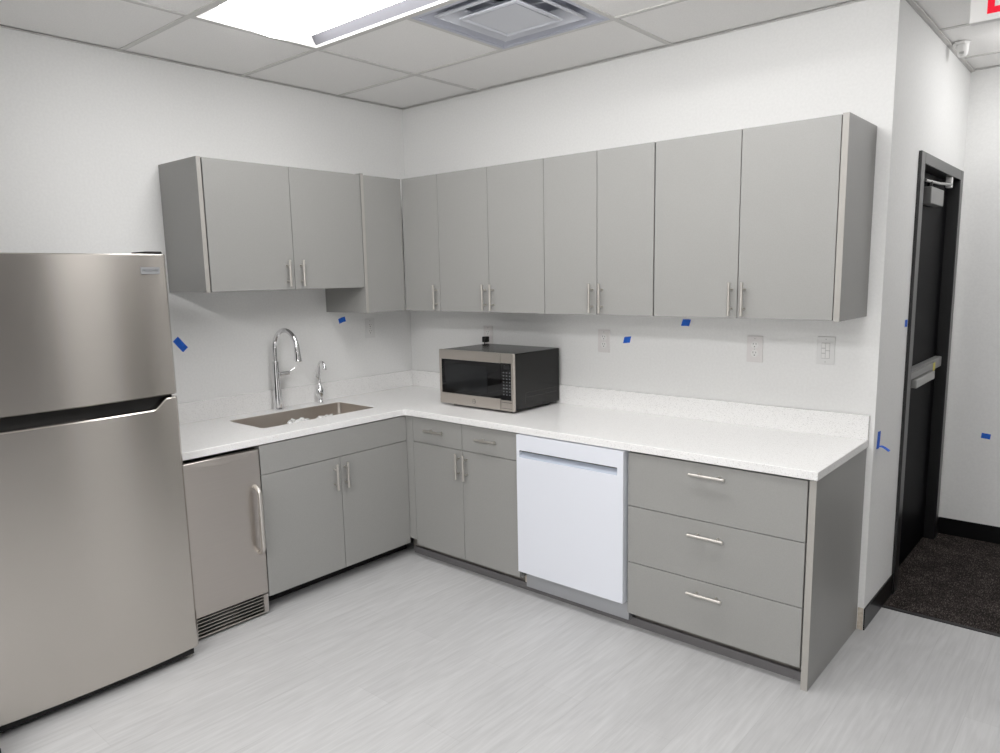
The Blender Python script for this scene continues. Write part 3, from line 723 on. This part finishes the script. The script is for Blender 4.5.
# ------------------------------------------------------------------ ceiling fixtures
def troffer(x0, y1, label, lamp, drop):
    x1, y0 = x0 + 1.22 - TW * 2, y1 - .61 + TW * 2
    yc, hw = (y0 + y1) / 2, (y1 - y0) / 2
    t = thing('ceiling_light', ((x0 + x1) / 2, yc, H), label, 'ceiling light', 'recessed rectangular ceiling lights')
    b = MB(); w = .008; z = H
    for q in ((x0, x1, y0, y0 + w), (x0, x1, y1 - w, y1), (x0, x0 + w, y0 + w, y1 - w), (x1 - w, x1, y0 + w, y1 - w)):
        b.box(*q, z - .001, z + .02, M['tee'])
    b.build('frame', t)
    b = MB(); prof = []
    for k in range(9):
        s = k / 8; prof.append((hw - w - s * (hw - w - .20), z + .010 + .075 * math.sin(s * math.pi / 2)))
    for sgn in (-1, 1):
        b.loft([[(xx, yc + sgn * p[0], p[1]) for p in prof] for xx in (x0 + w, x1 - w)], M['lampback'], close=False, smooth=True)
    for xe, xi in ((x0 + w, x0 + .05), (x1 - w, x1 - .05)):
        b.poly([(xe, y0 + w, z + .004), (xe, y1 - w, z + .004), (xi, y1 - .07, z + .05), (xi, y0 + .07, z + .05)], M['white'])  # end plates kept white so they read as brightly lit
    b.box(x0 + w, x1 - w, y0 + w, y1 - w, z + .095, z + .10, M['lampback'])
    b.build('reflector', t)
    b = MB(); rings = []
    n = 10; xa, xb = x0 + .03, x1 - .03
    for q, (dx, sc) in enumerate(((.0, .02), (.005, .5), (.025, .8), (.06, 1.0))):
        rings.append([(xa + dx, yc + .212 * math.cos(math.pi * k / n), z + .080 - (.079 + drop) * sc * math.sin(math.pi * k / n) ** .7) for k in range(n + 1)])
    rings += [[(xa + xb - p[0], p[1], p[2]) for p in r] for r in reversed(rings)]
    b.loft(rings, lamp, close=False, smooth=True); b.build('diffuser', t)
    return t
names = ['large lit rectangular light recessed in the ceiling left of the air vent', 'unseen ceiling light added beyond the air vent to brighten the back wall', 'recessed ceiling light over the viewer, second row left', 'recessed ceiling light far behind the viewer, third row left',
         'recessed ceiling light beside the viewer, second row right', 'recessed ceiling light far behind the viewer, third row right', 'recessed ceiling light over the carpet beside the exit sign']
for (cx_, ly), nm, lum in zip(LIGHTS, names, LUM): troffer(XL[cx_] + TW, ly - TW, nm, pbr('light_diffuser', (.9, .9, .9), .5, emis=(1, .99, .985), estr=lum), .035 if (cx_, ly) == (1, -1.109) else .15 if (cx_, ly) == (2, -1.109) else .09)  # unseen lights hang lower, shaped that way to brighten the ceiling

# air diffuser
vx0, vx1, vy1, vy0 = 1.267 + TW, 1.877 - TW, -.4986 - TW, -1.109 + TW
t = thing('air_vent', ((vx0 + vx1) / 2, (vy0 + vy1) / 2, H), 'square white stepped air diffuser in the ceiling right of the light', 'air vent')
vxc, vyc = (vx0 + vx1) / 2, (vy0 + vy1) / 2
def sq(h, z, o=(0, 0)): return [(vxc + o[0] + s * h, vyc + o[1] + q * h, z) for s, q in ((-1, -1), (1, -1), (1, 1), (-1, 1))]
def cone(b, steps, m, caps=False): b.loft([sq(h, z) for h, z in steps], m, caps=caps)
hh = (vx1 - vx0) / 2
b = MB(); cone(b, [(hh, H + .002), (hh, H - .001), (hh - .018, H - .001), (hh - .018, H + .004), (.13, H + .10), (.11, H + .13)], M['ventpan']); b.build('backpan', t)
b = MB(); b.lathe((vxc, vyc, H + .10), [(.118, .0), (.118, .05), (.112, .05), (.112, .0)], M['vent'])
b.lathe((vxc, vyc, H + .13), [(.15, .02), (.0, .02)], M['ventdark']); b.build('duct_collar', t)
b = MB(); cone(b, [(.224, H + .004), (.214, H + .000), (.160, H + .048), (.163, H + .050), (.215, H + .006), (.224, H + .009), (.224, H + .004)], M['vent']); b.build('outer_ring', t)
b = MB(); cone(b, [(.152, H - .004), (.140, H - .008), (.100, H + .030), (.103, H + .033), (.141, H - .002), (.152, H + .001), (.152, H - .004)], M['vent'])
b.loft([sq(.128, H - .004), sq(.001, H + .016)], M['vent']); b.build('inner_cone', t)
b = MB()
for s in (-1, 1):
    b.tube([(vxc + s * .10, vyc, H + .03), (vxc + s * .20, vyc, H + .021)], .003, M['vent'], 6)
    b.tube([(vxc, vyc + s * .10, H + .03), (vxc, vyc + s * .20, H + .021)], .003, M['vent'], 6)
b.build('spokes', t)

# exit sign
ex, ey, ez = 3.099, -.13, 2.403
t = thing('exit_sign', (ex + .15, ey + .02, ez), 'white exit sign with red letters hanging from the ceiling at the right', 'sign')
B('housing', t, ex, ex + .302, ey, ey + .035, ez, ez + .188, M['white'], .003)
B('canopy', t, ex + .09, ex + .21, ey - .005, ey + .045, ez + .188, H - .0006, M['white'], .002)
b = MB(); lz0, lz1 = ez + .021, ez + .171; st = .021; y0, y1 = ey - .0012, ey - .0002; x = ex + .052
def L(x0, x1, z0, z1): b.box(x0, x1, y0, y1, z0, z1, M['red'])
L(x, x + st, lz0, lz1); L(x + st, x + .052, lz0, lz0 + st); L(x + st, x + .052, lz1 - st, lz1); L(x + st, x + .045, (lz0 + lz1 - st) / 2, (lz0 + lz1 + st) / 2)
x += .062
for s in (1, -1):
    xa, xb = (x, x + .056 - st) if s == 1 else (x + .056 - st, x)
    b.loft([[(xa, yy, lz0), (xa + st, yy, lz0), (xb + st, yy, lz1), (xb, yy, lz1)] for yy in (y0, y1)], M['red'])
x += .066; L(x, x + st, lz0, lz1); x += st + .010; L(x, x + .050, lz1 - st, lz1); L(x + .0145, x + .0355, lz0, lz1 - st)
b.build('lettering', t)
# ceiling sensor
t = thing('motion_sensor', (2.895, .93, H), 'small white motion sensor on the ceiling near the far corner', 'sensor')
b = MB(); b.lathe((2.895, .93, H - .012), [(.038, .0125), (.038, .004), (.034, .0), (.0, .0)], M['white'], 6); b.build('base', t)
b = MB(); b.lathe((2.903, .93, H - .066), [(.0, 0), (.014, .001), (.021, .010), (.024, .025), (.026, .054)], M['white'], 20); hd = b.build('head', t)
B('lens', hd, 2.893, 2.913, .905, .908, H - .056, H - .046, M['seam'])

# ------------------------------------------------------------------ camera
cam_d = bpy.data.cameras.new('camera'); cam = bpy.data.objects.new('camera', cam_d); COL.objects.link(cam)
yaw, pit, rol, f = .7111, .1532, -.0193, 735.236
cy, sy, cp, sp = math.cos(yaw), math.sin(yaw), math.cos(pit), math.sin(pit)
F = Vector((-sy * cp, cy * cp, -sp)); R_ = Vector((cy, sy, 0)); U = R_.cross(F)
cr, sr = math.cos(rol), math.sin(rol); R2 = cr * R_ + sr * U; U2 = -sr * R_ + cr * U
mt = Matrix((R2, U2, -F)).transposed().to_4x4(); mt.translation = Vector((3.6314, -3.2917, 1.5629)); cam.matrix_world = mt
cam_d.sensor_width = 36; cam_d.lens = 36 * f / 1000; cam_d.shift_x = -.00326; cam_d.shift_y = .0122
cam_d.clip_start = .05; scn.camera = cam

# ------------------------------------------------------------------ world and tone
w = bpy.data.worlds.new('world'); scn.world = w; w.use_nodes = True
w.node_tree.nodes['Background'].inputs[0].default_value = (.9, .95, 1, 1); w.node_tree.nodes['Background'].inputs[1].default_value = .05
scn.view_settings.view_transform = 'Standard'; scn.view_settings.look = 'None'; scn.view_settings.exposure = .20; scn.view_settings.gamma = 1.07
